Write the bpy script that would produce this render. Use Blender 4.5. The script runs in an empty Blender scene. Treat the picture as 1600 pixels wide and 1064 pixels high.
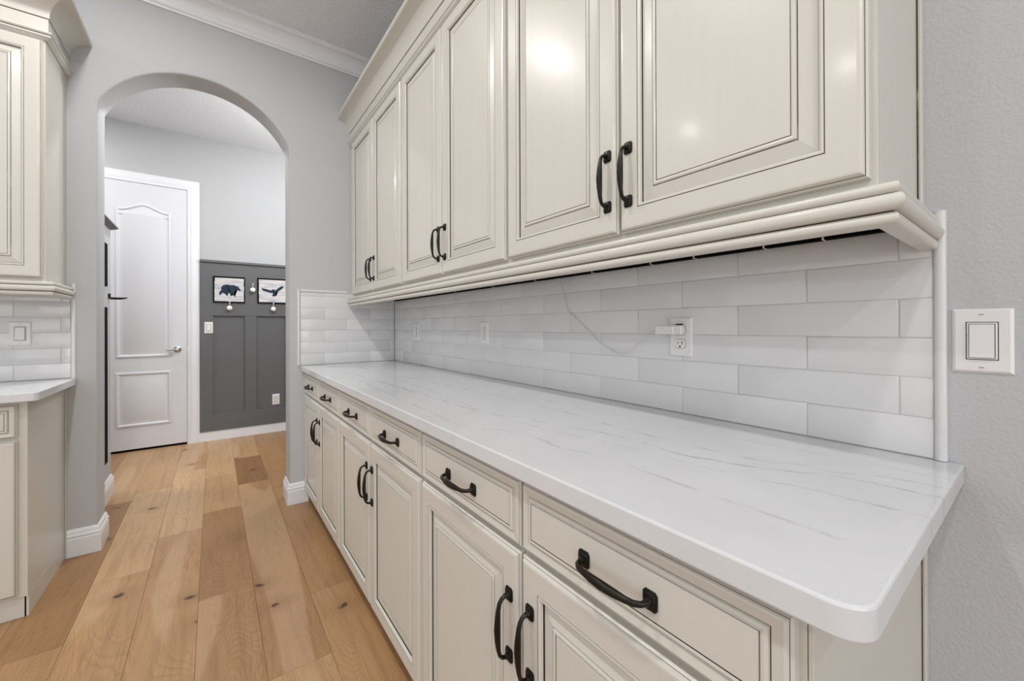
import bpy, bmesh, math, random
from mathutils import Vector, Matrix
random.seed(7)
S = bpy.context.scene
C = S.collection

# ------------------------------------------------------------------ camera, world, lights
def make_camera():
    f, yaw, pit, rol = 625.98, 0.6402, 0.0020, -0.0034
    F = Vector((math.sin(yaw)*math.cos(pit), math.cos(yaw)*math.cos(pit), math.sin(pit)))
    R = Vector((math.cos(yaw), -math.sin(yaw), 0)); U = R.cross(F)
    R2 = R*math.cos(rol)+U*math.sin(rol); U2 = -R*math.sin(rol)+U*math.cos(rol)
    cd = bpy.data.cameras.new('camera'); co = bpy.data.objects.new('camera', cd); C.objects.link(co)
    m = Matrix((R2, U2, -F)).transposed().to_4x4(); m.translation = Vector((-1.1124, 0, 1.1755))
    co.matrix_world = m
    cd.sensor_width = 36; cd.lens = f/1600*36; cd.shift_y = -0.015; cd.clip_start = 0.02
    S.camera = co
make_camera()
S.view_settings.view_transform = 'Standard'; S.view_settings.look = 'None'
S.view_settings.gamma = 1; S.view_settings.use_curve_mapping = False
S.view_settings.exposure = 0.16
W = bpy.data.worlds.new('world'); S.world = W; W.use_nodes = True
W.node_tree.nodes['Background'].inputs[0].default_value = (0.98, 0.988, 1.0, 1)
W.node_tree.nodes['Background'].inputs[1].default_value = 0.84

def disk_light(name, loc, energy, size, color=(1, 0.985, 0.965), spread=180):
    l = bpy.data.lights.new(name, 'AREA'); l.shape = 'DISK'; l.size = size; l.energy = energy; l.color = color
    l.spread = math.radians(spread)
    o = bpy.data.objects.new(name, l); o.location = loc; C.objects.link(o); return o
for x, y, e in ((-1.5, 0.87, 11), (-1.5, 2.1, 11), (-1.5, -0.36, 11), (-1.5, -1.6, 11), (-3.3, 0.87, 9), (-3.3, 2.1, 9), (-3.3, -0.9, 9)):
    disk_light('ceiling_can', (x, y, 3.085), e, 0.11)
gl = bpy.data.lights.new('hall_globe', 'POINT'); gl.energy = 38; gl.shadow_soft_size = 0.12; gl.color = (1, .98, .96)
go = bpy.data.objects.new('hall_globe', gl); go.location = (-0.1, 3.85, 2.78); C.objects.link(go)
disk_light('hall_can', (-2.5, 4.5, 3.10), 16, 0.12)
disk_light('hall_can', (-1.1, 3.55, 3.10), 14, 0.12)

wl = bpy.data.lights.new('rear_fill', 'AREA'); wl.shape = 'RECTANGLE'; wl.size = 3.4; wl.size_y = 1.9; wl.energy = 32; wl.color = (.97, .985, 1)  # unseen soft panel added behind the camera to fill the near side panels
wo = bpy.data.objects.new('rear_fill', wl); wo.location = (-1.9, -3.95, 1.45); wo.rotation_euler = (math.radians(90), 0, 0); C.objects.link(wo)
sp = bpy.data.lights.new('hall_glare_spot', 'SPOT'); sp.energy = 70; sp.spot_size = math.radians(36); sp.spot_blend = 1; sp.shadow_soft_size = .05; sp.color = (1, .985, .96)  # unseen spot, added to pool light on the hall floor for cabinet glare
so_ = bpy.data.objects.new('hall_glare_spot', sp); so_.location = (-1.1, 3.45, 3.06); C.objects.link(so_)
so_.rotation_euler = (Vector((-1.2, 4.55, 0))-Vector((-1.1, 3.45, 3.06))).to_track_quat('-Z', 'Y').to_euler()

# ------------------------------------------------------------------ materials
def lin(c):
    return tuple(((v/255)/12.92 if v/255 <= .04045 else ((v/255+.055)/1.055)**2.4) for v in c)+(1,)
class NT:
    def __init__(s, name):
        s.m = bpy.data.materials.new(name); s.m.use_nodes = True; s.t = s.m.node_tree; s.b = s.t.nodes['Principled BSDF']
    def n(s, typ, **kw):
        n = s.t.nodes.new(typ)
        for k, v in kw.items():
            if k.startswith('i_'):
                k = k[2:]; k = int(k) if k.isdigit() else k.replace('_', ' ')
                n.inputs[k].default_value = v
            else: setattr(n, k, v)
        return n
    def l(s, a, b): s.t.links.new(a, b)
    def ramp(s, fac, stops):
        r = s.n('ShaderNodeValToRGB'); e = r.color_ramp.elements
        while len(e) < len(stops): e.new(0.5)
        for i, (p, c) in enumerate(stops): e[i].position = p; e[i].color = c if len(c) == 4 else tuple(c)+(1,)
        s.l(fac, r.inputs[0]); return r.outputs[0]
    def mix(s, fac, a, b, typ='MIX'):
        m = s.n('ShaderNodeMix', data_type='RGBA', blend_type=typ)
        for i, v in ((0, fac), (6, a), (7, b)):
            if hasattr(v, 'links'): s.l(v, m.inputs[i])
            else: m.inputs[i].default_value = v
        return m.outputs[2]
    def math(s, op, a, b=0.0, c=0.0):
        m = s.n('ShaderNodeMath', operation=op)
        for i, v in enumerate((a, b, c)):
            if hasattr(v, 'links'): s.l(v, m.inputs[i])
            else: m.inputs[i].default_value = v
        return m.outputs[0]
    def noise(s, vec, scale, detail=2, rough=.5, dist=0):
        n = s.n('ShaderNodeTexNoise'); n.inputs['Scale'].default_value = scale; n.inputs['Detail'].default_value = detail
        n.inputs['Roughness'].default_value = rough; n.inputs['Distortion'].default_value = dist
        if vec is not None: s.l(vec, n.inputs['Vector'])
        return n.outputs['Fac']
    def bump(s, h, strength, dist):
        b = s.n('ShaderNodeBump'); b.inputs['Strength'].default_value = strength; b.inputs['Distance'].default_value = dist
        s.l(h, b.inputs['Height']); s.l(b.outputs[0], s.b.inputs['Normal'])
    def geo(s): return s.n('ShaderNodeNewGeometry').outputs['Position']
    def scaled(s, vec, sc, add=None):
        m = s.n('ShaderNodeMapping'); m.inputs['Scale'].default_value = sc; s.l(vec, m.inputs['Vector'])
        if add is not None: s.l(add, m.inputs['Location'])
        return m.outputs[0]
def plain(name, rgb, rough=.5, metal=0, coat=0):
    t = NT(name); t.b.inputs['Base Color'].default_value = lin(rgb); t.b.inputs['Roughness'].default_value = rough
    t.b.inputs['Metallic'].default_value = metal; t.b.inputs['Coat Weight'].default_value = coat
    return t.m
def wallpaint(name, rgb, scale=150, st=.24, dist=.002, rough=.75):
    t = NT(name); g = t.geo(); n = t.noise(g, scale, 3, .55); r = t.ramp(n, [(.40, (0, 0, 0)), (.62, (1, 1, 1))])
    t.b.inputs['Base Color'].default_value = lin(rgb); t.b.inputs['Roughness'].default_value = rough
    t.bump(r, st, dist); return t.m
M = {}
M['wall'] = wallpaint('grey_wall_paint', (189, 191, 194))
M['ceiling'] = wallpaint('ceiling_texture', (236, 239, 244), 60, .5, .005, .85)
M['hall_ceiling'] = wallpaint('hall_ceiling_texture', (238, 241, 245), 60, .3, .003, .85)
M['hall_wall'] = wallpaint('hall_wall_paint', (186, 188, 190), 130, .15, .0015)
M['trim'] = plain('white_trim_gloss', (230, 232, 236), .3)
M['door'] = plain('white_door_paint', (220, 222, 227), .35)
M['wains'] = wallpaint('charcoal_paint', (98, 99, 101), 160, .15, .0015, .45)
M['plastic'] = plain('white_plastic', (228, 228, 228), .28)
M['black'] = plain('black_metal_satin', (40, 37, 33), .3, .7)
M['dark'] = plain('black_gap', (8, 8, 8), .9)
M['underlay'] = plain('brown_joint', (120, 90, 62), .8)
M['dark'].node_tree.nodes['Principled BSDF'].inputs['Specular IOR Level'].default_value = .1
M['slot'] = plain('dark_slot', (60, 60, 60), .6)
M['chrome'] = plain('satin_nickel', (200, 200, 202), .22, 1)
M['porcelain'] = plain('white_porcelain', (238, 238, 236), .12)
M['greywood'] = plain('grey_wood', (120, 118, 116), .6)
M['blue'] = plain('navy_print', (12, 38, 60), .7)
M['wire'] = plain('clear_wire', (205, 205, 203), .3)
M['grout'] = plain('grout', (202, 202, 203), .85)

def cabinet_paint():
    t = NT('cream_cabinet_paint'); g = t.geo()
    n = t.noise(t.scaled(g, (60, 60, 3)), 1.0, 3, .6)
    c = t.mix(n, lin((203, 201, 193)), lin((208, 206, 198)))
    t.l(c, t.b.inputs['Base Color']); t.b.inputs['Roughness'].default_value = .33
    t.b.inputs['Coat Weight'].default_value = .12; t.b.inputs['Coat Roughness'].default_value = .12
    t.bump(n, .05, .001); return t.m
M['cream'] = cabinet_paint()
def glaze():
    t = NT('brown_glaze_line'); g = t.geo()
    n = t.noise(g, 9, 4, .65); r = t.ramp(n, [(.30, (0, 0, 0)), (.44, (1, 1, 1))])
    c = t.mix(r, lin((182, 175, 160)), lin((58, 50, 41))); t.l(c, t.b.inputs['Base Color'])
    t.b.inputs['Roughness'].default_value = .5; return t.m
M['glaze'] = glaze()
def tile_mat():
    t = NT('glazed_white_tile'); g = t.geo(); oi = t.n('ShaderNodeObjectInfo').outputs['Random']
    n = t.noise(t.scaled(g, (1, 1, 1.6)), 7, 3, .5, .4)
    c = t.mix(oi, lin((217, 218, 219)), lin((224, 224, 225))); c = t.mix(t.math('MULTIPLY', n, .35), c, lin((208, 209, 211)))
    t.l(c, t.b.inputs['Base Color']); t.b.inputs['Roughness'].default_value = .1
    ad = t.n('ShaderNodeVectorMath', operation='ADD'); t.l(g, ad.inputs[0]); t.l(oi, ad.inputs[1])
    w = t.noise(ad.outputs[0], 18, 3, .5); t.bump(w, .22, .005); return t.m
M['tile'] = tile_mat()
def quartz():
    t = NT('white_quartz'); g = t.geo(); sep = t.n('ShaderNodeSeparateXYZ'); t.l(g, sep.inputs[0]); X, Y = sep.outputs[0], sep.outputs[1]
    col = t.ramp(t.noise(g, 5, 4, .6), [(.3, lin((206, 208, 211))), (.7, lin((213, 215, 218)))])
    wob = t.math('MULTIPLY', t.math('SUBTRACT', t.noise(t.scaled(g, (22, 14, 1)), 1.0, 5, .62), .5), .020)
    wob = t.math('ADD', wob, t.math('MULTIPLY', t.math('SUBTRACT', t.noise(t.scaled(g, (120, 70, 1)), 1.0, 4, .6), .5), .007))
    xw = t.math('ADD', X, wob); yn = t.math('DIVIDE', Y, 3.0)
    veins = [([(.10, -.18), (.152, -.186), (.198, -.21), (.24, -.234), (.266, -.232), (.334, -.269), (.6, -.285), (.9, -.262), (1.3, -.275), (3, -.40)], .0011, .75),
             ([(.10, -.236), (.145, -.24), (.201, -.247), (.233, -.262), (.277, -.29), (.352, -.329), (.388, -.338), (.456, -.358), (.536, -.346), (.645, -.355), (.751, -.387), (.897, -.418), (.985, -.451), (1.5, -.47), (3, -.52)], .0012, .85),
             ([(.10, -.338), (.168, -.348), (.242, -.356), (.303, -.379), (.355, -.384), (.5, -.40), (.9, -.45), (1.6, -.40), (3, -.34)], .0010, .6),
             ([(.30, -.50), (.545, -.496), (.624, -.516), (.742, -.51), (.814, -.531), (.857, -.566), (.935, -.594), (1.06, -.588), (2, -.55), (3, -.5)], .0012, .55),
             ([(.10, -.12), (.5, -.155), (.9, -.18), (1.5, -.17), (2.2, -.24), (3, -.20)], .0010, .35)]
    for i, (pts, wd, amt) in enumerate(veins):
        fc = t.n('ShaderNodeFloatCurve'); c = fc.mapping.curves[0]; t.l(yn, fc.inputs['Value'])
        ps = [(y/3.0, x+1) for y, x in pts]
        c.points[0].location = (0, ps[0][1]); c.points[1].location = (1, ps[-1][1])
        for p in ps[:-1]: c.points.new(*p)
        fc.mapping.update()
        d = t.math('ABSOLUTE', t.math('SUBTRACT', t.math('ADD', xw, 1.0), fc.outputs[0]))
        v = t.ramp(t.math('DIVIDE', d, wd*5), [(0, (1, 1, 1)), (.22, (.45, .45, .45)), (1, (0, 0, 0))])
        cb = t.n('ShaderNodeCombineXYZ'); t.l(Y, cb.inputs[1]); cb.inputs[0].default_value = i*7.3
        k = t.ramp(t.noise(cb.outputs[0], 11.0, 3, .65), [(.44, (.03, .03, .03)), (.60, (1, 1, 1))])
        col = t.mix(t.math('MULTIPLY', t.math('MULTIPLY', v, k), amt), col, lin((128, 127, 128)))
    # short faint flecks running with the veins
    n = t.noise(t.scaled(g, (26, 5, 1)), 1.0, 5, .6, .3)
    v = t.ramp(t.math('ABSOLUTE', t.math('SUBTRACT', n, .5)), [(0, (1, 1, 1)), (.006, (0, 0, 0))])
    k = t.ramp(t.noise(g, 2.6, 2, .5), [(.52, (0, 0, 0)), (.62, (1, 1, 1))])
    col = t.mix(t.math('MULTIPLY', t.math('MULTIPLY', v, k), .22), col, lin((150, 149, 150)))
    t.l(col, t.b.inputs['Base Color']); t.b.inputs['Roughness'].default_value = .12; return t.m
M['quartz'] = quartz()
def oak():
    t = NT('oak_plank'); tc = t.n('ShaderNodeTexCoord').outputs['Object']; oi = t.n('ShaderNodeObjectInfo')
    so = t.n('ShaderNodeSeparateColor'); t.l(oi.outputs['Color'], so.inputs[0]); rnd = so.outputs[1]; tn = so.outputs[0]
    cb = t.n('ShaderNodeCombineXYZ'); t.l(t.math('MULTIPLY', rnd, 37), cb.inputs[0]); t.l(t.math('MULTIPLY', rnd, 91), cb.inputs[1])
    off = cb.outputs[0]
    # knots push the grain aside: distance field of sparse cells
    wn = t.n('ShaderNodeTexNoise'); wn.inputs['Scale'].default_value = 26; t.l(tc, wn.inputs['Vector'])
    ws = t.n('ShaderNodeVectorMath', operation='SCALE'); t.l(wn.outputs['Color'], ws.inputs[0]); ws.inputs[3].default_value = .12
    Pk = t.n('ShaderNodeVectorMath', operation='ADD'); t.l(t.scaled(tc, (2.2, 2.6, .3), off), Pk.inputs[0]); t.l(ws.outputs[0], Pk.inputs[1])
    vo = t.n('ShaderNodeTexVoronoi', voronoi_dimensions='2D'); vo.inputs['Scale'].default_value = 1.0; t.l(Pk.outputs[0], vo.inputs['Vector'])
    sc = t.n('ShaderNodeSeparateColor'); t.l(vo.outputs['Color'], sc.inputs[0])
    sel = t.math('GREATER_THAN', sc.outputs[0], .72); D = vo.outputs['Distance']
    near = t.math('MULTIPLY', sel, t.ramp(D, [(0, (1, 1, 1)), (.45, (0, 0, 0))]))
    n1 = t.noise(t.scaled(tc, (2.6, .60, 1), off), 1.0, 2, .5, .8)
    n1 = t.math('ADD', n1, t.math('MULTIPLY', near, .22))
    warp = t.math('MULTIPLY', t.noise(t.scaled(tc, (14, 6, 1), off), 1.0, 2, .5), .012)
    ph = t.math('MULTIPLY', t.math('ADD', n1, warp), 84)
    saw = t.math('FRACT', ph); ring = t.ramp(saw, [(0, (0, 0, 0)), (.55, (.25, .25, .25)), (.86, (1, 1, 1)), (1, (0, 0, 0))])
    fine = t.noise(t.scaled(tc, (260, 7, 1), off), 1.0, 3, .6)
    med = t.noise(t.scaled(tc, (34, 1.6, 1), off), 1.0, 4, .6)
    blot = t.noise(t.scaled(tc, (4, 1.6, 1), off), 1.0, 3, .55)
    tone = t.ramp(tn, [(0, lin((132, 98, 64))), (.3, lin((152, 116, 79))), (.65, lin((168, 132, 93))), (1, lin((190, 158, 120)))])
    dk = t.mix(1.0, tone, (.66, .57, .48, 1), 'MULTIPLY'); lt = t.mix(1.0, tone, (1.12, 1.12, 1.12, 1), 'MULTIPLY')
    c = t.mix(t.ramp(blot, [(.32, (0, 0, 0)), (.68, (1, 1, 1))]), lt, tone)
    c = t.mix(t.math('MULTIPLY', t.math('MULTIPLY', ring, t.ramp(med, [(.3, (.4, .4, .4)), (.7, (1, 1, 1))])), .62), c, dk)
    c = t.mix(t.math('MULTIPLY', t.ramp(fine, [(.46, (0, 0, 0)), (.68, (1, 1, 1))]), .50), c, dk)
    c = t.mix(t.math('MULTIPLY', t.ramp(med, [(.50, (0, 0, 0)), (.68, (1, 1, 1))]), .42), c, dk)
    sw = t.ramp(t.noise(t.scaled(tc, (3.0, .35, 1), off), 1.3, 1, .4), [(.60, (0, 0, 0)), (.63, (1, 1, 1))])
    c = t.mix(t.math('MULTIPLY', sw, .26), c, lin((212, 184, 150)))
    halo = t.math('MULTIPLY', sel, t.ramp(D, [(.04, (1, 1, 1)), (.22, (0, 0, 0))])); c = t.mix(t.math('MULTIPLY', halo, .45), c, dk)
    kn = t.math('MULTIPLY', sel, t.ramp(D, [(.0, (1, 1, 1)), (.026, (.85, .85, .85)), (.050, (0, 0, 0))])); c = t.mix(kn, c, lin((66, 44, 32)))
    t.l(c, t.b.inputs['Base Color']); t.b.inputs['Roughness'].default_value = .38
    t.bump(fine, .10, .001); return t.m
M['oak'] = oak()
def whiteboards():
    t = NT('weathered_white_boards'); g = t.geo()
    n = t.noise(t.scaled(g, (9, 9, 40)), 1.0, 4, .6)
    c = t.ramp(n, [(.3, lin((150, 165, 190))), (.48, lin((200, 200, 205))), (.7, lin((222, 215, 210)))])
    t.l(c, t.b.inputs['Base Color']); t.b.inputs['Roughness'].default_value = .8; return t.m
M['boards'] = whiteboards()

# ------------------------------------------------------------------ mesh helpers
def new_bm(): return bmesh.new()
def obj(name, bm, mats, parent=None, smooth=False, recalc=True):
    if recalc: bmesh.ops.recalc_face_normals(bm, faces=bm.faces[:])
    me = bpy.data.meshes.new(name); bm.to_mesh(me); bm.free()
    for m in (mats if isinstance(mats, (list, tuple)) else [mats]): me.materials.append(M[m])
    o = bpy.data.objects.new(name, me); C.objects.link(o)
    if smooth:
        for p in me.polygons: p.use_smooth = True
        if smooth is not True: me.set_sharp_from_angle(angle=math.radians(smooth))
    if parent is not None: par(o, parent)
    return o
def par(o, p):
    o.parent = p
    w = Matrix.Identity(4)
    q = p
    chain = []
    while q is not None: chain.append(q.matrix_basis.copy()); q = q.parent
    for m in reversed(chain): w = w @ m
    o.matrix_parent_inverse = Matrix.Identity(4)
    o.matrix_basis = w.inverted() @ o.matrix_basis
def tag(o, label, cat=None, group=None, kind=None):
    if label: o['label'] = label
    if cat: o['category'] = cat
    if group: o['group'] = group
    if kind: o['kind'] = kind
    return o
def thing(name, loc, label, cat, group=None, kind=None):
    o = bpy.data.objects.new(name, None); o.location = loc; o.empty_display_size = .1; C.objects.link(o)
    return tag(o, label, cat, group, kind)
def box(bm, a, b, bev=0, mat=0, seg=1):
    a, b = [min(p, q) for p, q in zip(a, b)], [max(p, q) for p, q in zip(a, b)]
    r = bmesh.ops.create_cube(bm, size=1)
    for v in r['verts']: v.co = Vector([a[i]+(v.co[i]+.5)*(b[i]-a[i]) for i in range(3)])
    fs = set(f for v in r['verts'] for f in v.link_faces)
    for f in fs: f.material_index = mat
    if bev:
        es = list(set(e for v in r['verts'] for e in v.link_edges))
        bmesh.ops.bevel(bm, geom=es, offset=bev, segments=seg, affect='EDGES', profile=.5)
    return bm
def boxobj(name, a, b, mat, parent=None, bev=0, seg=1):
    return obj(name, box(new_bm(), a, b, bev, 0, seg), mat, parent)
def loops(bm, rings, mats=None, cap=True, closed=True, mapf=None):
    """rings: list of equal-length point lists, bridged in order"""
    vs = [[bm.verts.new(mapf(p) if mapf else p) for p in r] for r in rings]
    n = len(rings[0])
    for i in range(len(vs)-1):
        for j in range(n if closed else n-1):
            k = (j+1) % n
            f = bm.faces.new((vs[i][j], vs[i][k], vs[i+1][k], vs[i+1][j]))
            if mats: f.material_index = mats[i]
    if cap:
        f = bm.faces.new(vs[-1]);
        f.material_index = 0
        bm.faces.new(vs[0][::-1])
    return vs
def ringsrect(w, h, prof):
    return [[(i, i, d), (w-i, i, d), (w-i, h-i, d), (i, h-i, d)] for i, d in prof]
def sweep(bm, prof, path, closedprof=True, mats=None):
    """prof [(out,z)], path [(x,y)] polyline, 'out' to the left of travel, mitred corners"""
    n = len(path); rings = []
    for i, p in enumerate(path):
        p = Vector(p)
        d0 = (Vector(path[i])-Vector(path[i-1])).normalized() if i > 0 else None
        d1 = (Vector(path[i+1])-Vector(path[i])).normalized() if i < n-1 else None
        n0 = Vector((-d0.y, d0.x)) if d0 is not None else None
        n1 = Vector((-d1.y, d1.x)) if d1 is not None else None
        if n0 is None: m = n1
        elif n1 is None: m = n0
        else:
            m = (n0+n1); m = m/ (m.dot(n0))
        rings.append([(p.x+m.x*o, p.y+m.y*o, z) for o, z in prof])
    vs = [[bm.verts.new(q) for q in r] for r in rings]; k = len(prof)
    for i in range(n-1):
        for j in range(k if closedprof else k-1):
            f = bm.faces.new((vs[i][j], vs[i][(j+1) % k], vs[i+1][(j+1) % k], vs[i+1][j]))
            if mats: f.material_index = mats[j]
    if closedprof:
        bm.faces.new(vs[0]); bm.faces.new(vs[-1][::-1])
    return bm
def tube(bm, pts, rad, seg=8, flat=1.0, up=(0, 0, 1)):
    """round sweep; rad scalar or list"""
    P = [Vector(p) for p in pts]; n = len(P); rs = rad if isinstance(rad, (list, tuple)) else [rad]*n
    side = None; vs = []
    for i in range(n):
        t = ((P[min(i+1, n-1)]-P[max(i-1, 0)])).normalized()
        if side is None:
            side = t.cross(Vector(up))
            if side.length < 1e-4: side = t.cross(Vector((1, 0, 0)))
        side = (side - t*side.dot(t)).normalized(); u = t.cross(side)
        vs.append([bm.verts.new(P[i]+(side*math.cos(a)*flat+u*math.sin(a))*rs[i]) for a in [2*math.pi*j/seg for j in range(seg)]])
    for i in range(n-1):
        for j in range(seg): bm.faces.new((vs[i][j], vs[i][(j+1) % seg], vs[i+1][(j+1) % seg], vs[i+1][j]))
    bm.faces.new(vs[0][::-1]); bm.faces.new(vs[-1]); return bm
def lathe(bm, prof, o, ax, seg=20):
    """prof [(r,h)] around axis ax through o"""
    ax = Vector(ax).normalized(); a = ax.orthogonal().normalized(); b = ax.cross(a); o = Vector(o)
    vs = [[bm.verts.new(o+ax*h+(a*math.cos(t)+b*math.sin(t))*max(r, 1e-5)) for t in [2*math.pi*j/seg for j in range(seg)]] for r, h in prof]
    for i in range(len(vs)-1):
        for j in range(seg): bm.faces.new((vs[i][j], vs[i][(j+1) % seg], vs[i+1][(j+1) % seg], vs[i+1][j]))
    bm.faces.new(vs[0][::-1]); bm.faces.new(vs[-1]); return bm

# face frames: local (s, t, d) -> world.  RIGHT run faces -x, LEFT run faces -y
def fr_right(x): return lambda p: (x-p[2], p[0], p[1])
def fr_front(y): return lambda p: (p[0], y-p[2], p[1])
def fr_wallL(x): return lambda p: (x+p[2], p[0], p[1])

# ------------------------------------------------------------------ structure
ZC = 3.10
YW = 3.006        # arch wall face
XW = 0.008        # right wall face
YH = 5.20         # hall far wall
fl = boxobj('floor', (-5.2, -4.2, -.06), (1.6, 5.3, -.012), 'greywood'); tag(fl, 'light oak plank floor running from the kitchen into the hall', 'floor', kind='structure')
TONE = {(-1.36, 3.0): .98, (-1.56, 2.6): .95, (-.97, 3.6): .02, (-1.76, 2.2): .25, (-1.17, 2.2): .35, (-1.17, 3.2): .8, (-1.17, 3.9): .9, (-1.36, 1.7): .7, (-1.56, 3.9): .75, (-.97, 4.3): .7, (-.97, 1.6): .4, (-.77, 1.9): .5, (-.77, 3.4): .4}
def plank(x0, x1, y0, y1):
    w, L = x1-x0, y1-y0; g = .0003
    bm = new_bm(); b = .0008
    rs = [[(-w/2+g+i, -L/2+g+i, z), (w/2-g-i, -L/2+g+i, z), (w/2-g-i, L/2-g-i, z), (-w/2+g+i, L/2-g-i, z)] for i, z in ((0, -.012), (0, -b), (b, 0))]
    loops(bm, rs)
    o = obj('plank', bm, 'oak'); o.location = ((x0+x1)/2, (y0+y1)/2, 0); par(o, fl)
    key = (round(x0, 2), round(y0, 1)); o.color = (TONE.get(key, random.uniform(.3, .8)), random.random(), 0, 1); return o
seams = {-1.7575: [2.18, 3.72], -1.56: [2.617, 3.856], -1.3615: [1.74, 2.969, 4.205], -1.166: [2.182, 3.187, 3.929], -.968: [1.552, 3.606, 4.341], -.772: [1.948, 3.35]}
xs = [-1.955, -1.7575, -1.56, -1.3615, -1.166, -.968, -.772, -.575, -.378]
for a, b in zip(xs[:-1], xs[1:]):
    js = seams.get(a) or [random.uniform(1.6, 2.4), random.uniform(3.3, 4.2)]
    lo = [y for y in (js[0]-random.uniform(1.3, 1.9),)]; lo.insert(0, lo[0]-1.7)
    ys = [-1.6]+[y for y in lo if y > -1.2]+js+[YH+.01]
    if ys[-1]-ys[-2] < .3: ys.pop(-2)
    for c, d in zip(ys[:-1], ys[1:]): plank(a, b, c, d)
# planks to the sides, still seen at a step aside
for k in list(range(-6, 0))+[9, 10, 11]:
    a = xs[0]+.197*k if k < 0 else xs[-1]+.197*(k-9); b = a+.197
    y = -1.6; first = True
    while y < YH:
        L = random.uniform(.5, 1.7) if first else random.uniform(1.2, 1.9); first = False
        e = min(y+L, YH+.01)
        if YH-e < .3: e = YH+.01
        plank(a, b, y, e); y = e
boxobj('underlay', (-5.1, -4.1, -.0119), (1.5, 5.29, -.0112), 'underlay', fl)
rest = boxobj('plank_field', (-5.1, -4.1, -.011), (1.5, -1.6, 0), 'oak', fl); rest['kind'] = 'stuff'; rest.color = (.6, .4, 0, 1)
rest = boxobj('plank_field', (-5.1, -1.6, -.011), (xs[0]-.197*6, 5.2, 0), 'oak', fl); rest['kind'] = 'stuff'; rest.color = (.6, .4, 0, 1)

tag(boxobj('ceiling', (-5.2, -4.2, ZC), (XW+.12, 3.19, ZC+.1), 'ceiling'), 'textured pale grey kitchen ceiling', 'ceiling', kind='structure')
tag(boxobj('ceiling_hall', (-4.2, 3.19, 3.12), (1.6, 5.32, 3.22), 'hall_ceiling'), 'bright white hall ceiling seen through the arch', 'ceiling', kind='structure')
tag(boxobj('wall_right', (XW, -4.2, 0), (XW+.12, YW, ZC), 'wall'), 'pale grey orange-peel textured wall behind the long cabinet run', 'wall', kind='structure')

# arch wall
def arch_wall():
    x0, x1, zs, top = -1.605, -.71, 2.36, 2.655
    cx = (x0+x1)/2; hw = (x1-x0)/2; ri = top-zs; r = (hw*hw+ri*ri)/(2*ri); cz = top-r; a0 = math.asin(hw/r); N = 28
    arc = [(cx+r*math.sin(-a0+2*a0*i/N), cz+r*math.cos(-a0+2*a0*i/N)) for i in range(N+1)]
    out = [(x0, 0)]+arc+[(x1, 0)]
    bm = new_bm(); L, R = -5.2, XW+.12
    def face(y):
        o = [bm.verts.new((x, y, z)) for x, z in out]
        t = [bm.verts.new((x, y, ZC+.02)) for x, z in arc]
        bl, tl = bm.verts.new((L, y, 0)), bm.verts.new((L, y, ZC+.02)); br, tr = bm.verts.new((R, y, 0)), bm.verts.new((R, y, ZC+.02))
        for i in range(N): bm.faces.new((o[i+1], o[i+2], t[i+1], t[i]))
        bm.faces.new((bl, o[0], o[1], t[0], tl)); bm.faces.new((o[-1], br, tr, t[-1], o[-2]))
        return o
    f, b = face(YW), face(3.19)
    bv = []
    for i in range(len(out)-1):
        bm.faces.new((f[i], b[i], b[i+1], f[i+1]))
    bm.edges.ensure_lookup_table()
    for s in (f, b):
        for i in range(len(out)-1): bv.append(bm.edges.get((s[i], s[i+1])))
    bmesh.ops.bevel(bm, geom=bv, offset=.012, segments=3, affect='EDGES', profile=.5)
    o = obj('wall_far', bm, 'wall', smooth=40)
    return tag(o, 'grey wall with the arched opening to the hall', 'wall', kind='structure')
arch_wall()
# hall shell
tag(boxobj('wall_hall', (-4.2, YH, 0), (1.6, YH+.12, 3.12), 'hall_wall'), 'grey hall wall above the charcoal wainscot', 'wall', kind='structure')
tag(boxobj('wall_hall_left', (-1.84, 3.19, 0), (-1.70, 3.99, 1.868), 'wall'), 'shoulder-high grey partition end just left through the arch', 'wall', kind='structure')
tag(boxobj('wall_hall_right', (.30, 3.19, 0), (.42, YH, 3.12), 'hall_wall'), 'grey right side wall of the hall', 'wall', kind='structure')
tag(boxobj('wall_hall_side', (-4.2, 3.19, 0), (-4.08, YH, 3.12), 'hall_wall'), 'grey side wall at the far left of the hall', 'wall', kind='structure')

# baseboards
bbp = [(0, 0), (.016, 0), (.016, .088), (.013, .092), (.013, .100), (.016, .103), (.014, .110), (.010, .114), (.010, .121), (.006, .131), (0, .137)]
def baseboard(name, path, label):
    bm = sweep(new_bm(), bbp, path); return tag(obj(name, bm, 'trim', smooth=30), label, 'baseboard', kind='structure')
baseboard('baseboard_far_left', [(-1.716, YW), (-1.605, YW), (-1.605, 3.19)][::-1], 'white stepped baseboard wrapping the left arch pier')
baseboard('baseboard_far_right', [(-.71, 3.19), (-.71, YW), (-.60, YW)][::-1], 'white stepped baseboard wrapping the right arch pier beside the base cabinets')
baseboard('baseboard_hall', [(.30, YH), (-1.228, YH)], 'white baseboard under the charcoal wainscot')
baseboard('baseboard_hall_left', [(-1.84, 3.99), (-1.70, 3.99), (-1.70, 3.19)], 'white baseboard on the shoulder-high partition in the hall')
baseboard('baseboard_right', [(XW, -4.1), (XW, .150)], 'white baseboard on the right wall in front of the cabinets')

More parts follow.
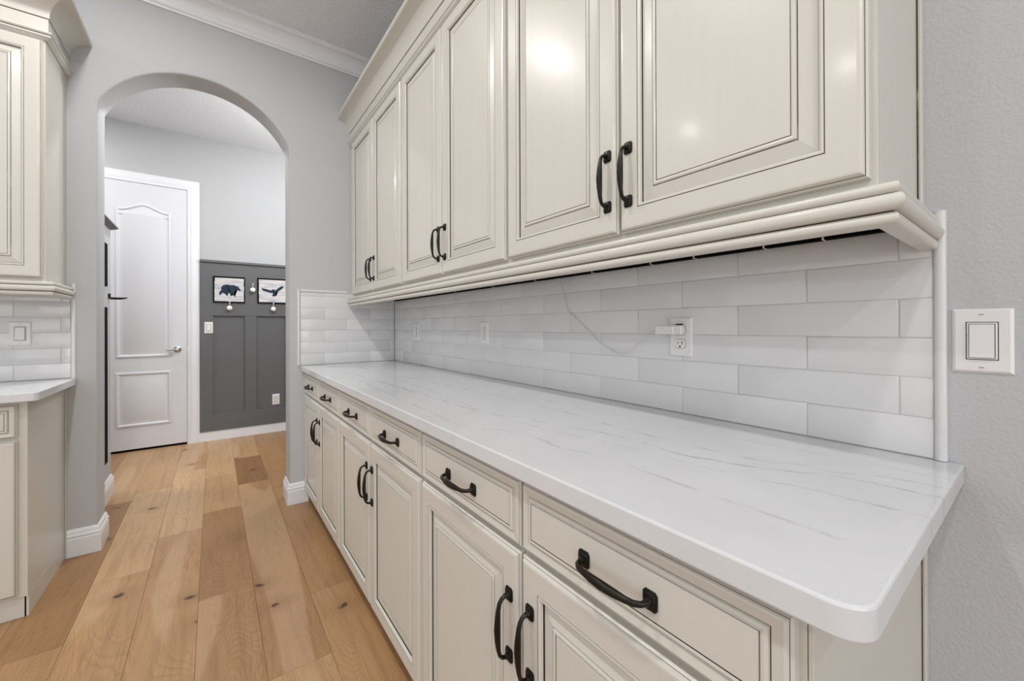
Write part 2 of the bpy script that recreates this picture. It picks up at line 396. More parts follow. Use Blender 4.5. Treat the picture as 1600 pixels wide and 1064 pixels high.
# room crown
cp = [(0, 2.985), (.012, 2.985), (.014, 2.992), (.012, 2.997), (.020, 3.001), (.023, 3.006)]
for i in range(9):
    a = math.pi/2*i/8; cp.append((.024+.048*(1-math.cos(a))+.004*math.sin(a), 3.008+.070*math.sin(a)))
cp += [(.080, 3.080), (.082, 3.088), (.088, 3.092), (.088, 3.101), (0, 3.101)]
bm = sweep(new_bm(), cp, [(XW, -4.1), (XW, YW), (-5.1, YW)])
tag(obj('trim_1', bm, 'trim', smooth=30), 'white crown moulding where the arch wall meets the ceiling', 'crown moulding', kind='structure')

# hall door
def offset_poly(pts, d):
    n = len(pts); out = []
    for i in range(n):
        p0, p1, p2 = Vector(pts[i-1]), Vector(pts[i]), Vector(pts[(i+1) % n])
        a, b = (p1-p0).normalized(), (p2-p1).normalized(); na, nb = Vector((-a.y, a.x)), Vector((-b.y, b.x))
        m = na+nb; m = m/max(m.dot(na), .3); out.append(tuple(p1+m*d))
    return out
dr = thing('door_1', (-1.645, YH, 0), 'white two-panel hall door with an arched upper panel', 'door', kind='structure')
boxobj('door_leaf', (-1.965, YH-.022, .022), (-1.327, YH+.0, 2.548), 'door', dr, .002)
boxobj('door_gap', (-1.965, YH-.004, .0), (-1.327, YH-.001, .022), 'dark', dr)
def door_panel(pts):
    bm = new_bm(); rings = []
    for o, d in ((0, 0), (.005, .007), (.014, .0095), (.020, .0085), (.030, .0010), (.036, .0008), (.060, .0085)):
        rings.append([(p[0], p[1], d) for p in offset_poly(pts, o)])
    loops(bm, rings, mapf=fr_front(YH-.0215)); return obj('door_panel', bm, 'door', dr, smooth=25)
door_panel([(-1.845, .232), (-1.445, .232), (-1.445, .75), (-1.845, .75)])
top = []
N = 20
for i in range(N+1):
    u = i/N; x = -1.445-.40*u; c = abs(u-.5)*2
    top.append((x, 2.300+.058*(.5+.5*math.cos(math.pi*min(1, c/.86)))))
door_panel([(-1.845, .885), (-1.445, .885)]+top)
csg = [(0, 0), (.020, 0), (.022, .012), (.016, .022), (.020, .030), (.020, .060), (.013, .075), (.013, .097), (0, .097)]
def casing():
    bm = new_bm(); xi0, xi1, zt = -1.968, -1.324, 2.553
    pts = [((xi1, 0), (1, 0)), ((xi1, zt), (1, 1)), ((xi0, zt), (-1, 1)), ((xi0, 0), (-1, 0))]
    rings = [[(p[0]+d[0]*w, YH-o, p[1]+d[1]*w) for o, w in csg] for p, d in pts]
    loops(bm, rings); return obj('casing', bm, 'trim', dr, smooth=30)
casing()
bm = new_bm(); lathe(bm, [(.031, 0), (.031, .006), (.026, .011), (.012, .014), (.011, .045), (.009, .048)], (-1.400, YH-.022, .957), (0, -1, 0), 20)
tube(bm, [(-1.400, YH-.062, .957), (-1.43, YH-.064, .955), (-1.46, YH-.062, .949), (-1.492, YH-.058, .948)], [.010, .009, .007, .006], 10)
h = obj('door_handle', bm, 'chrome', dr, smooth=40); h['label'] = 'satin nickel lever handle'
boxobj('latch_plate', (-1.3285, YH-.024, .93), (-1.3255, YH-.002, .985), 'chrome', dr)

# wainscot
wn = thing('trim_2', (-.6, YH, 0), 'charcoal board-and-batten wainscot with recessed panels in the hall', 'wainscot', kind='structure')
ybk = YH-.004; yb = YH-.024
xe = .30
boxobj('backing', (-1.226, ybk, .10), (xe, YH, 1.84), 'wains', wn)
boxobj('rail', (-1.226, yb, 1.292), (xe, ybk, 1.842), 'wains', wn, .0015)
boxobj('rail', (-1.226, yb, .10), (xe, ybk, .262), 'wains', wn, .0015)
for a, b in ((-1.226, -1.116), (-.841, -.735), (-.458, -.352), (-.075, .031), (.24, xe)):
    boxobj('stile', (a, yb, .262), (b, ybk, 1.292), 'wains', wn, .0015)
boxobj('cap_rail', (-1.226, YH-.040, 1.842), (xe, YH, 1.868), 'wains', wn, .003)

# ------------------------------------------------------------------ tile backsplashes
TH = .078; ZB = .915; GR = .0009
def tile_bm(a0, a1, z0, z1, mapf):
    bm = new_bm(); w, h = a1-a0-2*GR, z1-z0-2*GR; e = .0022
    j = lambda: random.uniform(-.0004, .0004)
    rs = [[(a0+GR+i+j()*0, z0+GR+i, d), (a0+GR+w-i, z0+GR+i, d), (a0+GR+w-i, z0+GR+h-i, d), (a0+GR+i, z0+GR+h-i, d)] for i, d in ((0, -.0075), (0, -.0011), (e*.4, -.0003), (e, 0))]
    # slightly uneven top face
    rs = [[(p[0]+j(), p[1]+j(), p[2]) for p in r] if k else r for k, r in enumerate(rs)]
    loops(bm, rs, mapf=mapf); return bm
def backsplash(label, mapf, a0, a1, ztop, joints, loc, fills=()):
    t = thing('tile_backsplash', loc, label, 'backsplash')
    g = new_bm(); q = [mapf((a0, ZB+.001, -.0079)), mapf((a1, ztop, -.0013))]
    box(g, q[0], q[1]); obj('grout', g, 'grout', t)
    k = 0
    while ZB+k*TH < ztop-.004:
        z0 = ZB+k*TH+(.0015 if k == 0 else 0); z1 = min(ZB+(k+1)*TH, ztop)
        y = joints[k % 2]
        while y > a0: y -= .3105
        while y < a1-.001:
            b0, b1 = max(y, a0), min(y+.3105, a1)
            if b1-b0 > .008: obj('tile', tile_bm(b0, b1, z0, z1, mapf), 'tile', t, smooth=60)
            y += .3105
        k += 1
    return t
bR = backsplash('long white subway tile backsplash along the right wall above the counter', fr_right(0.0), .134, 2.9985, 1.3715, (.340, .1826), (0, 1.5, ZB))
bF = backsplash('white subway tile backsplash on the arch wall right of the arch', fr_front(3.0), -.646, -.0015, 1.409, (-.495, -.349), (-.33, 3.0, ZB))
bL = backsplash('white subway tile backsplash left of the arch under the left wall cabinet', fr_front(3.0), -3.2, -1.700, 1.3715, (-1.89, -2.045), (-2.2, 3.0, ZB))
# extra tiles above the left cabinet bottom, right of its side
pen = [(-.0078, 0), (.001, 0), (.0045, .003), (.006, .0085), (.0045, .014), (.001, .017), (-.0078, .017)]
def pencil_v(name, a, z0, z1, mapf, parent):
    bm = new_bm(); loops(bm, [[(a+w, z, d) for d, w in pen] for z in (z0, z1)], mapf=mapf); return obj(name, bm, 'tile', parent, smooth=50)
def pencil_h(name, z, a0, a1, mapf, parent):
    bm = new_bm(); loops(bm, [[(a, z+w, d) for d, w in pen] for a in (a0, a1)], mapf=mapf); return obj(name, bm, 'tile', parent, smooth=50)
pencil_v('edge_trim', .1165, ZB+.001, 1.392, fr_right(0), bR)
pencil_v('edge_trim', -.6635, ZB+.001, 1.426, fr_front(3.0), bF)
pencil_h('edge_trim', 1.409, -.646, -.345, fr_front(3.0), bF)
pencil_v('edge_trim', -1.699, ZB+.001, 1.400, fr_front(3.0), bL)

# ------------------------------------------------------------------ cabinet parts
DOOR = [(0, 0), (0, .0125), (.0030, .0155), (.0040, .0155), (.0055, .0185), (.0085, .0205), (.0120, .0210), (.0512, .0210), (.0516, .0196), (.0527, .0196), (.0530, .0214), (.0560, .0216), (.0590, .0195), (.0600, .0140)]
DOORM = [0, 0, 1, 0, 0, 0, 0, 1, 1, 0, 0, 0, 0]
PAN = [(.0600, .006), (.0602, .0115), (.0612, .0115), (.0620, .0118), (.0880, .0170), (.0888, .0156), (.0901, .0156), (.0910, .0184), (.0945, .0192), (.0980, .0184), (.0983, .0170), (.0993, .0170), (.1000, .0186)]
PANM = [1, 1, 0, 0, 0, 1, 0, 0, 0, 1, 1, 0]
DRW = [(0, 0), (0, .0125), (.0030, .0155), (.0038, .0155), (.0055, .0180), (.0080, .0190), (.0205, .0168), (.0214, .0150), (.0223, .0150), (.0234, .0184), (.0270, .0202), (.0308, .0196), (.0313, .0184), (.0321, .0184), (.0330, .0200)]
DRWM = [0, 0, 1, 0, 0, 0, 0, 1, 0, 0, 0, 1, 1, 0]
def ring_mesh(bm, w, h, prof, mats, mapf, capback=True, capfront=True):
    rs = ringsrect(w, h, prof)
    vs = [[bm.verts.new(mapf(p)) for p in r] for r in rs]
    for i in range(len(vs)-1):
        for j in range(4):
            k = (j+1) % 4; f = bm.faces.new((vs[i][j], vs[i][k], vs[i+1][k], vs[i+1][j])); f.material_index = mats[i]
    if capfront: bm.faces.new(vs[-1])
    if capback: bm.faces.new(vs[0][::-1])
    return vs
def pull_bm(mapf, s, t, vertical, L=.124):
    """mapf maps (s,t,d); pull centred at s,t"""
    bm = new_bm()
    def P(a, b, d): return mapf((s+b, t+a, d)) if vertical else mapf((s+a, t+b, d))
    for e in (-L/2, L/2):
        for w, h, d0, d1 in ((.0115, .014, 0, .0035), (.0095, .012, .0035, .0060)):
            pts = []
            for dd, sc in ((d0, 1), (d1-.0008, 1), (d1, .9)):
                r = []
                hh, ww = (h, w) if vertical else (h, w)
                A, B = (hh*sc, ww*sc) if vertical else (ww*sc, hh*sc)
                c = .3
                for a, b in ((-A, -B*(1-c)), (-A*(1-c), -B), (A*(1-c), -B), (A, -B*(1-c)), (A, B*(1-c)), (A*(1-c), B), (-A*(1-c), B), (-A, B*(1-c))):
                    r.append(P(e+a, b, dd))
                pts.append(r)
            loops(bm, pts)
    h = L/2
    path = [(-h, .004, .0075), (-h, .012, .0048), (-h+.003, .020, .0045), (-h+.010, .0255, .0047), (-h*.65, .0285, .0052), (-h*.33, .0305, .0070), (0, .0315, .0078),
            (h*.33, .0305, .0070), (h*.65, .0285, .0052), (h-.010, .0255, .0047), (h-.003, .020, .0045), (h, .012, .0048), (h, .004, .0075)]
    # sweep with explicit frame: across = b axis
    vs = []; n = len(path); seg = 10
    for i, (a, d, r) in enumerate(path):
        a0, d0 = path[max(i-1, 0)][:2]; a1, d1 = path[min(i+1, n-1)][:2]
        ta, td = a1-a0, d1-d0; l = math.hypot(ta, td) or 1; na, nd = -td/l, ta/l
        vs.append([bm.verts.new(P(a+na*math.sin(q)*r*.85, math.cos(q)*r, d+nd*math.sin(q)*r*.85)) for q in [2*math.pi*j/seg for j in range(seg)]])
    for i in range(n-1):
        for j in range(seg): bm.faces.new((vs[i][j], vs[i][(j+1) % seg], vs[i+1][(j+1) % seg], vs[i+1][j]))
    bm.faces.new(vs[0][::-1]); bm.faces.new(vs[-1])
    return bm
def door(parent, mapper, s0, s1, z0, z1, hs=None, hz=None):
    """mapper(d0) builds mapf for points relative to face frame plane"""
    w, h = s1-s0, z1-z0
    mf = lambda p: mapper((p[0]+s0, p[1]+z0, p[2]))
    bm = new_bm(); ring_mesh(bm, w, h, DOOR, DOORM, mf, capback=False, capfront=False)
    # back plate
    bm.faces.new([bm.verts.new(mf(p)) for p in ((0, 0, 0), (w, 0, 0), (w, h, 0), (0, h, 0))])
    d = obj('door', bm, ['cream', 'glaze'], parent, recalc=False)
    bm = new_bm(); ring_mesh(bm, w, h, PAN, PANM, mf); obj('raised_panel', bm, ['cream', 'glaze'], d)
    if hs is not None:
        obj('handle', pull_bm(lambda p: mapper((p[0], p[1], p[2]+.0205)), hs, hz, True), 'black', d, smooth=50)
    return d
def drawer(parent, mapper, s0, s1, z0, z1):
    w, h = s1-s0, z1-z0
    mf = lambda p: mapper((p[0]+s0, p[1]+z0, p[2]))
    bm = new_bm(); ring_mesh(bm, w, h, DRW, DRWM, mf); d = obj('drawer_front', bm, ['cream', 'glaze'], parent)
    obj('handle', pull_bm(lambda p: mapper((p[0], p[1], p[2]+.0195)), (s0+s1)/2, (z0+z1)/2-.006, False), 'black', d, smooth=50)
    return d
G = .0035
def upper_cab(mapper, s0, s1, label, depth, edges, group, zb=1.372, zt=2.49, back=.005, inner='mid', loc=None):
    t = thing('wall_cabinet', loc, label, 'cabinet', group)
    bm = new_bm(); box(bm, mapper((s0+.0006, zb, -depth-back)), mapper((s1-.0006, zt, 0)), .0008); obj('cabinet_box', bm, 'cream', t)
    n = len(edges)
    for i, (a, b) in enumerate(edges):
        hs = a+.027 if i % 2 else b-.027
        door(t, mapper, a, b, 1.395, 2.455, hs, 1.527)
    return t
FR = fr_right(-.316)
grpU = 'long run wall cabinets'
ua = upper_cab(FR, .152, 1.076, 'cream glazed wall cabinet nearest the camera, two large doors, at the open right end', .316, [(.160, .6125), (.6195, 1.068)], grpU, loc=(-.16, .61, 1.372))
ub = upper_cab(FR, 1.076, 2.000, 'cream glazed two-door wall cabinet in the middle of the upper run', .316, [(1.084, 1.5355), (1.5415, 1.992)], grpU, loc=(-.16, 1.54, 1.372))
uc = upper_cab(FR, 2.000, 2.924, 'cream glazed two-door wall cabinet farthest away beside the arch wall', .316, [(2.008, 2.460), (2.466, 2.916)], grpU, loc=(-.16, 2.46, 1.372))
boxobj('filler_strip', (-.316, 2.9245, 1.372), (.004, 3.004, 2.49), 'cream', uc, .0008)
# scribe strip where the near end panel meets the wall
def scribe(parent, y, z0, z1):
    bm = new_bm(); box(bm, (-.018, y-.006, z0), (XW-.0005, y, z1), .0015); obj('scribe_strip', bm, 'cream', parent)
    bm = new_bm(); box(bm, (-.0205, y-.0015, z0), (-.0182, y-.0002, z1)); obj('glaze_line', bm, 'glaze', parent)
scribe(ua, .152, 1.392, 2.486)

FB = fr_right(-.606)
def base_cab(mapper, s0, s1, label, depth, edges, group, loc, toe=True, zt=.8795, back=.005):
    t = thing('base_cabinet', loc, label, 'cabinet', group)
    bm = new_bm(); box(bm, mapper((s0+.0006, .085, -depth-back)), mapper((s1-.0006, zt, 0)), .0008); obj('cabinet_box', bm, 'cream', t)
    bm = new_bm(); box(bm, mapper((s0+.0006, .0005, -depth-back)), mapper((s1-.0006, .085, -.075 if toe else -.004)), 0); obj('toe_kick', bm, 'cream', t)
    for i, (a, b) in enumerate(edges):
        drawer(t, mapper, a, b, .734, .866)
        door(t, mapper, a, b, .088, .722, a+.030 if i % 2 else b-.030, .565)
    return t
grpB = 'long run base cabinets'
ba = base_cab(FB, .155, 1.107, 'cream glazed base cabinet nearest the camera under the counter end', .606, [(.163, .6265), (.6335, 1.101)], grpB, (-.3, .63, 0))
bb = base_cab(FB, 1.107, 2.059, 'cream glazed base cabinet in the middle of the lower run', .606, [(1.113, 1.580), (1.587, 2.054)], grpB, (-.3, 1.58, 0))
bc = base_cab(FB, 2.059, 3.003, 'cream glazed base cabinet farthest away against the arch pier', .606, [(2.065, 2.528), (2.535, 2.996)], grpB, (-.3, 2.53, 0))
bm = box(new_bm(), (-.606, .1495, .0005), (.003, .1548, .8795), .0008); o = obj('end_panel', bm, 'cream', ba)
scribe(ba, .1495, .0005, .8795)

# left run, facing the camera side (-y)
FL = fr_front(2.69)
ul = upper_cab(FL, -2.62, -1.715, 'cream glazed wall cabinet on the arch wall left of the arch', .316, [(-2.612, -2.170), (-2.163, -1.723)], None, loc=(-2.2, 2.85, 1.372), back=.0)
FLB = fr_front(2.487)
bl = thing('base_cabinet', (-2.2, 2.75, 0), 'cream glazed base cabinet left of the arch with a plain glossy end panel', 'cabinet')
bm = new_bm(); box(bm, (-2.64, 2.487, .085), (-1.720, 3.004, .8795), .0008); obj('cabinet_box', bm, 'cream', bl)
boxobj('toe_board', (-2.64, 2.495, .0005), (-1.731, 2.51, .0845), 'cream', bl)
boxobj('end_panel', (-1.7265, 2.497, .0005), (-1.7195, 3.004, .0845), 'cream', bl)
boxobj('toe_gap', (-1.7305, 2.499, .0005), (-1.7270, 2.51, .0845), 'dark', bl)
boxobj('scribe_strip', (-1.7195, 2.990, .0005), (-1.714, 3.004, .8795), 'cream', bl, .001)
for i, (a, b) in enumerate(((-2.632, -2.19), (-2.183, -1.745))):
    drawer(bl, FLB, a, b, .734, .866); door(bl, FLB, a, b, .100, .722, a+.030 if i % 2 else b-.030, .565)

# ------------------------------------------------------------------ light rails and crowns
def bulge(z0, z1, o0, o1, n=8):
    return [(o0+(o1-o0)*math.sin(math.pi*k/n)**.6, z0+(z1-z0)*(.5-.5*math.cos(math.pi*k/n))) for k in range(n+1)]
RAIL = [(.0005, 1.3715), (.0005, 1.3190)]; RAILM = [0, 0]
for z0, z1, o0, o1 in ((1.3190, 1.3370, .016, .0265), (1.3382, 1.3625, .020, .0340), (1.3637, 1.3800, .017, .0275)):
    b = bulge(z0, z1, o0, o1); RAIL += b; RAILM += [0]*(len(b)-1)+[1]
RAILM[-1] = 0
RAIL += [(.0005, 1.3800)]; RAILM += [0]
CROWN = [(.0, 2.462), (.006, 2.462), (.0065, 2.4640), (.014, 2.468), (.020, 2.474), (.020, 2.480), (.014, 2.4835), (.014, 2.4850), (.021, 2.486), (.024, 2.491), (.021, 2.496), (.010, 2.498), (.010, 2.556), (.008, 2.5575), (.008, 2.559), (.014, 2.560)]
for i in range(11):
    a = math.pi/2*i/10; CROWN.append((.014+.074*(1-math.cos(a)), 2.561+.086*math.sin(a)))
CROWN += [(.0900, 2.648), (.0930, 2.652), (.0930, 2.668), (.0880, 2.672), (.0, 2.672)]
CROWNM = [0]*len(CROWN); CROWNM[6] = 1; CROWNM[13] = 1; CROWNM[12] = 1
def mould(name, prof, mats, path, label, cat, sm=35):
    bm = sweep(new_bm(), prof, path, mats=mats); o = obj(name, bm, ['cream', 'glaze'], smooth=sm); return tag(o, label, cat)
mould('light_rail', RAIL, RAILM, [(-.316, 2.9985), (-.316, .152), (-.0015, .152)][::-1], 'cream reeded light rail moulding under the long wall cabinet run', 'moulding')
mould('cabinet_crown', CROWN, CROWNM, [(.0075, .152), (-.316, .152), (-.316, 3.0055)], 'cream cove crown moulding on top of the long wall cabinet run', 'moulding')
mould('light_rail', RAIL, RAILM, [(-2.62, 2.69), (-1.715, 2.69), (-1.715, 2.9985)][::-1], 'cream reeded light rail moulding under the left wall cabinet', 'moulding')
mould('cabinet_crown', CROWN, CROWNM, [(-2.62, 2.69), (-1.715, 2.69), (-1.715, 3.0055)][::-1], 'cream cove crown moulding on top of the left wall cabinet', 'moulding')

# ------------------------------------------------------------------ countertops
def counter(outline, z0, z1, label, rnd=()):
    """outline CCW list; rnd indexes get a rounded plan corner"""
    pts = []
    n = len(outline)
    for i, p in enumerate(outline):
        if i in dict(rnd):
            r = dict(rnd)[i]; a = (Vector(outline[i-1])-Vector(p)).normalized(); b = (Vector(outline[(i+1) % n])-Vector(p)).normalized()
            c = Vector(p)+a*r+b*r
            for k in range(9):
                q = math.pi/2*k/8; v = c - b*r*math.cos(q) - a*r*math.sin(q); pts.append((v.x, v.y))
        else: pts.append(p)
    bm = new_bm(); e = .0032
    rings = []
    for off, z in ((e, z0), (e*.3, z0+e*.3), (0, z0+e), (0, z1-e), (e*.3, z1-e*.3), (e, z1)):
        q = offset_poly(pts, off); rings.append([(a, b, z) for a, b in q])
    loops(bm, rings); o = obj('countertop', bm, 'quartz', smooth=20); return tag(o, label, 'countertop')
counter([(.0065, .096), (.0065, 2.9995), (-.645, 2.9995), (-.645, .096)], .880, .915, 'long white quartz countertop with faint grey veins and a rounded near corner', rnd=((3, .032),))
counter([(-1.680, 2.436), (-1.680, 2.9995), (-2.68, 2.9995), (-2.68, 2.436)], .880, .915, 'short white quartz countertop left of the arch', rnd=((0, .02),))

# ------------------------------------------------------------------ electrical
def plate(parent, mapf, s, t, w, h, d=.006):
    bm = new_bm(); rs = [[(s-w/2+i, t-h/2+i, z), (s+w/2-i, t-h/2+i, z), (s+w/2-i, t+h/2-i, z), (s-w/2+i, t+h/2-i, z)] for i, z in ((0, 0), (.0005, d*.45), (.0045, d))]
    loops(bm, rs, mapf=mapf); return obj('cover_plate', bm, 'plastic', parent)
def pbox(name, mapf, s0, s1, t0, t1, d0, d1, mat, parent, bev=0):
    bm = new_bm(); box(bm, mapf((s0, t0, d0)), mapf((s1, t1, d1)), bev); return obj(name, bm, mat, parent)
def switch(label, mapf, s, t, w=.072, h=.117, group=None, screws=True):
    o = thing('light_switch', mapf((s, t, 0)), label, 'light switch', group)
    plate(o, mapf, s, t, w, h)
    pbox('rocker_gap', mapf, s-.0195, s+.0195, t-.0345, t+.0345, .0058, .0063, 'slot', o)
    pbox('rocker_frame', mapf, s-.0182, s+.0182, t-.0332, t+.0332, .006, .0082, 'plastic', o, .001)
    pbox('rocker_line', mapf, s-.0158, s+.0158, t-.031, t+.031, .0081, .0085, 'slot', o)
    bm = new_bm(); a = .0148; b = .030
    loops(bm, [[(s-a, t-b, .008), (s+a, t-b, .008), (s+a, t+b, .008), (s-a, t+b, .008)], [(s-a, t-b, .0125), (s+a, t-b, .0125), (s+a, t+b, .0095), (s-a, t+b, .0095)]], mapf=mapf)
    obj('rocker', bm, 'plastic', o)
    if screws:
        for k in (-1, 1):
            c = mapf((s, t+k*.048, .0055)); n = Vector(mapf((0, 0, 1)))-Vector(mapf((0, 0, 0)))
            bm = new_bm(); lathe(bm, [(.0035, 0), (.0035, .001), (.0028, .0014)], c, n, 12); sc = obj('screw', bm, 'plastic', o)
            pbox('screw_slot', mapf, s-.0028, s+.0028, t+k*.048-.0005, t+k*.048+.0005, .0066, .0071, 'slot', sc)
    return o
def outlet(label, mapf, s, t, w=.072, h=.117, skip_top=False, gfci=False):
    o = thing('wall_outlet', mapf((s, t, 0)), label, 'outlet')
    plate(o, mapf, s, t, w, h)
    for k in (1, -1):
        tc = t+k*.0195
        bm = new_bm(); pts = []
        for j in range(24):
            a = 2*math.pi*j/24; pts.append((max(-.0168, min(.0168, .0178*math.cos(a))), max(-.0135, min(.0135, .0172*math.sin(a)))))
        loops(bm, [[(s+x*q, tc+z*q, d) for x, z in pts] for q, d in ((1.06, .0055), (1.06, .0060), (1, .0062), (.97, .0082))], mats=[1, 1, 0], mapf=mapf)
        f = obj('receptacle', bm, ['plastic', 'slot'], o)
        if k == 1 and skip_top: continue
        pbox('slot', mapf, s-.0075, s-.0055, tc-.002, tc+.007, .0078, .0085, 'dark', f)
        pbox('slot', mapf, s+.0055, s+.0073, tc-.001, tc+.006, .0078, .0085, 'dark', f)
        n = Vector(mapf((0, 0, 1)))-Vector(mapf((0, 0, 0)))
        bm = new_bm(); lathe(bm, [(.0026, 0), (.0026, .0008)], mapf((s, tc-.0085, .0078)), n, 10); obj('ground_hole', bm, 'dark', f)
    n = Vector(mapf((0, 0, 1)))-Vector(mapf((0, 0, 0)))
    bm = new_bm(); lathe(bm, [(.003, 0), (.003, .001)], mapf((s, t, .0055)), n, 10); obj('screw', bm, 'plastic', o)
    return o
fW = lambda x: (lambda p: (x-p[2], p[0], p[1]))
switch('white rocker switch on the grey wall right of the counter end', fW(XW), .0735, 1.1455, .0735, .117)
outlet('white duplex outlet on the backsplash with an adapter plugged in', fW(0), .653, 1.141, skip_top=True)
outlet('white duplex outlet on the backsplash, second from the arch wall', fW(0), 1.724, 1.1385)
switch('white rocker switch on the backsplash closest to the arch wall corner', fW(0), 2.585, 1.136)
switch('white rocker switch on the tile left of the arch', fr_front(3.0), -1.868, 1.146)
switch('white rocker switch on the charcoal wainscot beside the hall door', fr_front(yb), -1.153, 1.168, screws=False)
outlet('white outlet low in the right charcoal wainscot panel', fr_front(ybk), -.552, .362)
# adapter and wire
t = thing('power_adapter', (-.03, .67, 1.16), 'flat white plug-in adapter in the upper socket of the outlet', 'adapter')
fa = fW(0)
pbox('plug_body', fa, .636, .662, 1.148, 1.176, .0086, .030, 'plastic', t, .003)
pbox('adapter_body', fa, .655, .716, 1.149, 1.175, .022, .040, 'plastic', t, .0025)
pbox('contact_strip', fa, .643, .660, 1.1765, 1.180, .009, .018, 'dark', t)
wp = [(1.163, 1.368, .020), (1.150, 1.330, .006), (1.138, 1.290, .0035), (1.126, 1.245, .003), (1.105, 1.222, .003), (1.067, 1.197, .0035), (1.01, 1.155, .005), (.958, 1.116, .007), (.90, 1.090, .008), (.86, 1.078, .010), (.82, 1.098, .012), (.79, 1.120, .016), (.75, 1.150, .026), (.716, 1.162, .031)]
# smooth the wire
def catmull(pts, k=6):
    P = [Vector(p) for p in pts]; out = []
    for i in range(len(P)-1):
        a, b, c, d = P[max(i-1, 0)], P[i], P[i+1], P[min(i+2, len(P)-1)]
        for j in range(k):
            u = j/k; out.append(.5*((2*b)+(c-a)*u+(2*a-5*b+4*c-d)*u*u+(3*b-a-3*c+d)*u**3))
    out.append(P[-1]); return out
bm = tube(new_bm(), [(-d, y, z) for y, z, d in catmull(wp)], .0011, 6)
tag(obj('power_wire', bm, 'wire', smooth=True), 'thin clear wire sagging from the light rail to the plugged-in adapter', 'wire')
# LED strip under the cabinets by the wall
t = thing('under_cabinet_light', (-.03, 1.5, 1.368), 'thin black light strip under the long wall cabinets against the tile', 'light strip')
boxobj('strip', (-.022, .165, 1.3655), (-.0015, 2.96, 1.3715), 'dark', t)
for y in (.30, .42, .60, .74, .98, 1.30, 1.62, 2.0): boxobj('clip', (-.0225, y, 1.3650), (-.0020, y+.004, 1.3712), 'plastic', t)

# ------------------------------------------------------------------ hall decorations
def art(label, x0, x1, z0, z1, sil, box_px, name):
    t = thing('wall_art', ((x0+x1)/2, yb, z0), label, 'picture', 'animal pictures over the coat hooks')
    boxobj('frame', (x0, yb-.018, z0), (x1, yb, z1), 'dark', t, .001)
    px0, py0, px1, py1 = box_px
    n = 6; a, b = z0+.010, z1-.016
    xa, xb = x0+.012, x1-.010
    for i in range(n):
        h = (b-a)/n; w1, w2 = random.uniform(-.002, .002), random.uniform(-.002, .002)
        boxobj('board', (xa+w1, yb-.026, a+h*i+.0004), (xb+w2, yb-.0185, a+h*(i+1)-.0004), 'boards', t, .0008)
    bm = new_bm()
    P = [(xa+(x-px0)/(px1-px0)*(xb-xa), b-(y-py0)/(py1-py0)*(b-a)) for x, y in sil]
    f1 = [bm.verts.new((x, yb-.0268, z)) for x, z in P]; f0 = [bm.verts.new((x, yb-.0258, z)) for x, z in P]
    for i in range(len(P)): bm.faces.new((f1[i], f1[(i+1) % len(P)], f0[(i+1) % len(P)], f0[i]))
    fc = bm.faces.new(f1); bmesh.ops.triangulate(bm, faces=[fc], ngon_method='EAR_CLIP')
    obj(name, bm, 'blue', t)
bear = [(300, 440), (330, 395), (400, 370), (480, 380), (545, 376), (600, 395), (640, 410), (665, 445), (690, 480), (660, 492), (620, 468), (592, 470), (570, 500), (550, 540), (562, 570), (594, 605), (570, 612), (540, 580), (525, 548), (507, 562), (512, 592), (484, 600), (480, 572), (490, 532), (468, 514), (432, 540), (408, 556), (434, 592), (402, 588), (378, 556), (385, 520), (342, 537), (306, 555), (302, 590), (268, 580), (264, 550), (280, 515), (308, 480)]
bird = [(1085, 472), (1100, 460), (1200, 480), (1265, 500), (1285, 475), (1320, 473), (1342, 495), (1380, 458), (1440, 413), (1475, 398), (1496, 425), (1460, 467), (1400, 507), (1345, 535), (1334, 560), (1376, 580), (1350, 605), (1310, 617), (1275, 602), (1297, 572), (1290, 545), (1250, 546), (1180, 525), (1120, 512)]
art('square weathered white board with a dark blue bear, left of the two', -1.116, -.841, 1.432, 1.704, bear, (180, 240, 750, 710), 'bear_silhouette')
art('square weathered white board with a dark blue flying bird, right of the two', -.728, -.448, 1.436, 1.710, bird, (1040, 290, 1540, 730), 'bird_silhouette')
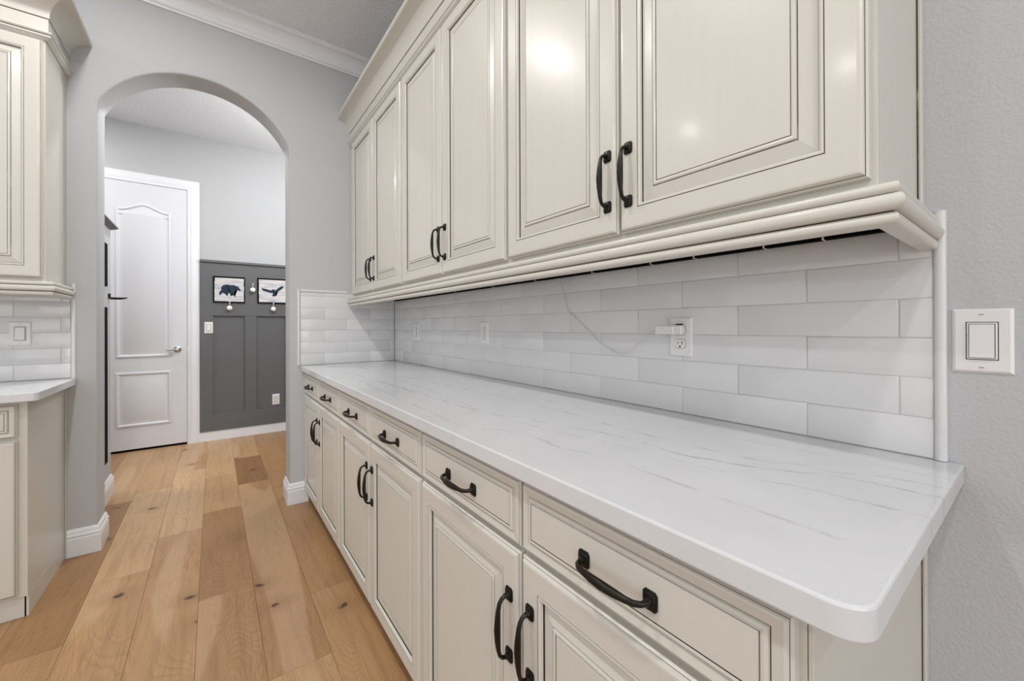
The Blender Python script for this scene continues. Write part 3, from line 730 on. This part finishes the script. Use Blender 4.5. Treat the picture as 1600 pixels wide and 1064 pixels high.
def hook(x, z, label):
    t = thing('coat_hook', (x, yb, z), label, 'coat hook', 'porcelain coat hooks on the wainscot')
    bm = new_bm(); lathe(bm, [(.010, 0), (.010, .012), (.006, .018), (.010, .026), (.021, .029), (.025, .033), (.023, .038), (.015, .042), (.0, .043)], (x, yb, z), (0, -1, 0), 18)
    obj('knob', bm, 'porcelain', t, smooth=50)
    bm = new_bm(); tube(bm, [(x, yb-.004, z+.02), (x+.001, yb-.018, z+.045), (x+.002, yb-.026, z+.062), (x+.003, yb-.03, z+.07)], [.006, .0055, .005, .006], 8)
    obj('prong', bm, 'porcelain', t, smooth=True)
hook(-.978, 1.374, 'round white coat hook under the bear picture')
hook(-.772, 1.575, 'round white coat hook between the two pictures')
hook(-.580, 1.372, 'round white coat hook under the bird picture')
# items on the short left hall wall
xl = -1.70
t = thing('ledge_cap', (xl-.07, 3.6, 1.868), 'grey cap ledge on top of the shoulder-high hall partition', 'ledge')
boxobj('cap_board', (-1.877, 3.1905, 1.8835), (xl+.037, 4.027, 1.893), 'greywood', t, .001)
bm = new_bm(); a, b = xl+.033, 4.023; a2, b2 = xl+.004, 3.994
loops(bm, [[(-1.844, 3.1905, 1.8685), (a2, 3.1905, 1.8685), (a2, b2, 1.8685), (-1.844, b2, 1.8685)], [(-1.873, 3.1905, 1.883), (a, 3.1905, 1.883), (a, b, 1.883), (-1.873, b, 1.883)]])
obj('bed_moulding', bm, 'greywood', t)
t = tag(boxobj('wall_panel', (xl+.0003, 3.60, 1.455), (xl+.006, 3.855, 1.745), 'dark', None, .001), 'upper black panel on the hall partition left through the arch', 'panel')
t = tag(boxobj('wall_panel', (xl+.0003, 3.60, .255), (xl+.006, 3.852, 1.312), 'dark', None, .001), 'tall lower black panel on the hall partition left through the arch', 'panel')
t = thing('wall_hook', (xl, 3.93, 1.38), 'black hook arm sticking out from the hall partition left through the arch', 'hook')
boxobj('back_plate', (xl+.0003, 3.90, 1.375), (xl+.012, 3.93, 1.41), 'black', t, .001)
bm = tube(new_bm(), [(xl+.008, 3.92, 1.378), (xl+.055, 3.92, 1.378), (xl+.08, 3.922, 1.380), (xl+.096, 3.925, 1.386)], [.008, .008, .006, .003], 8); obj('arm', bm, 'black', t, smooth=50)
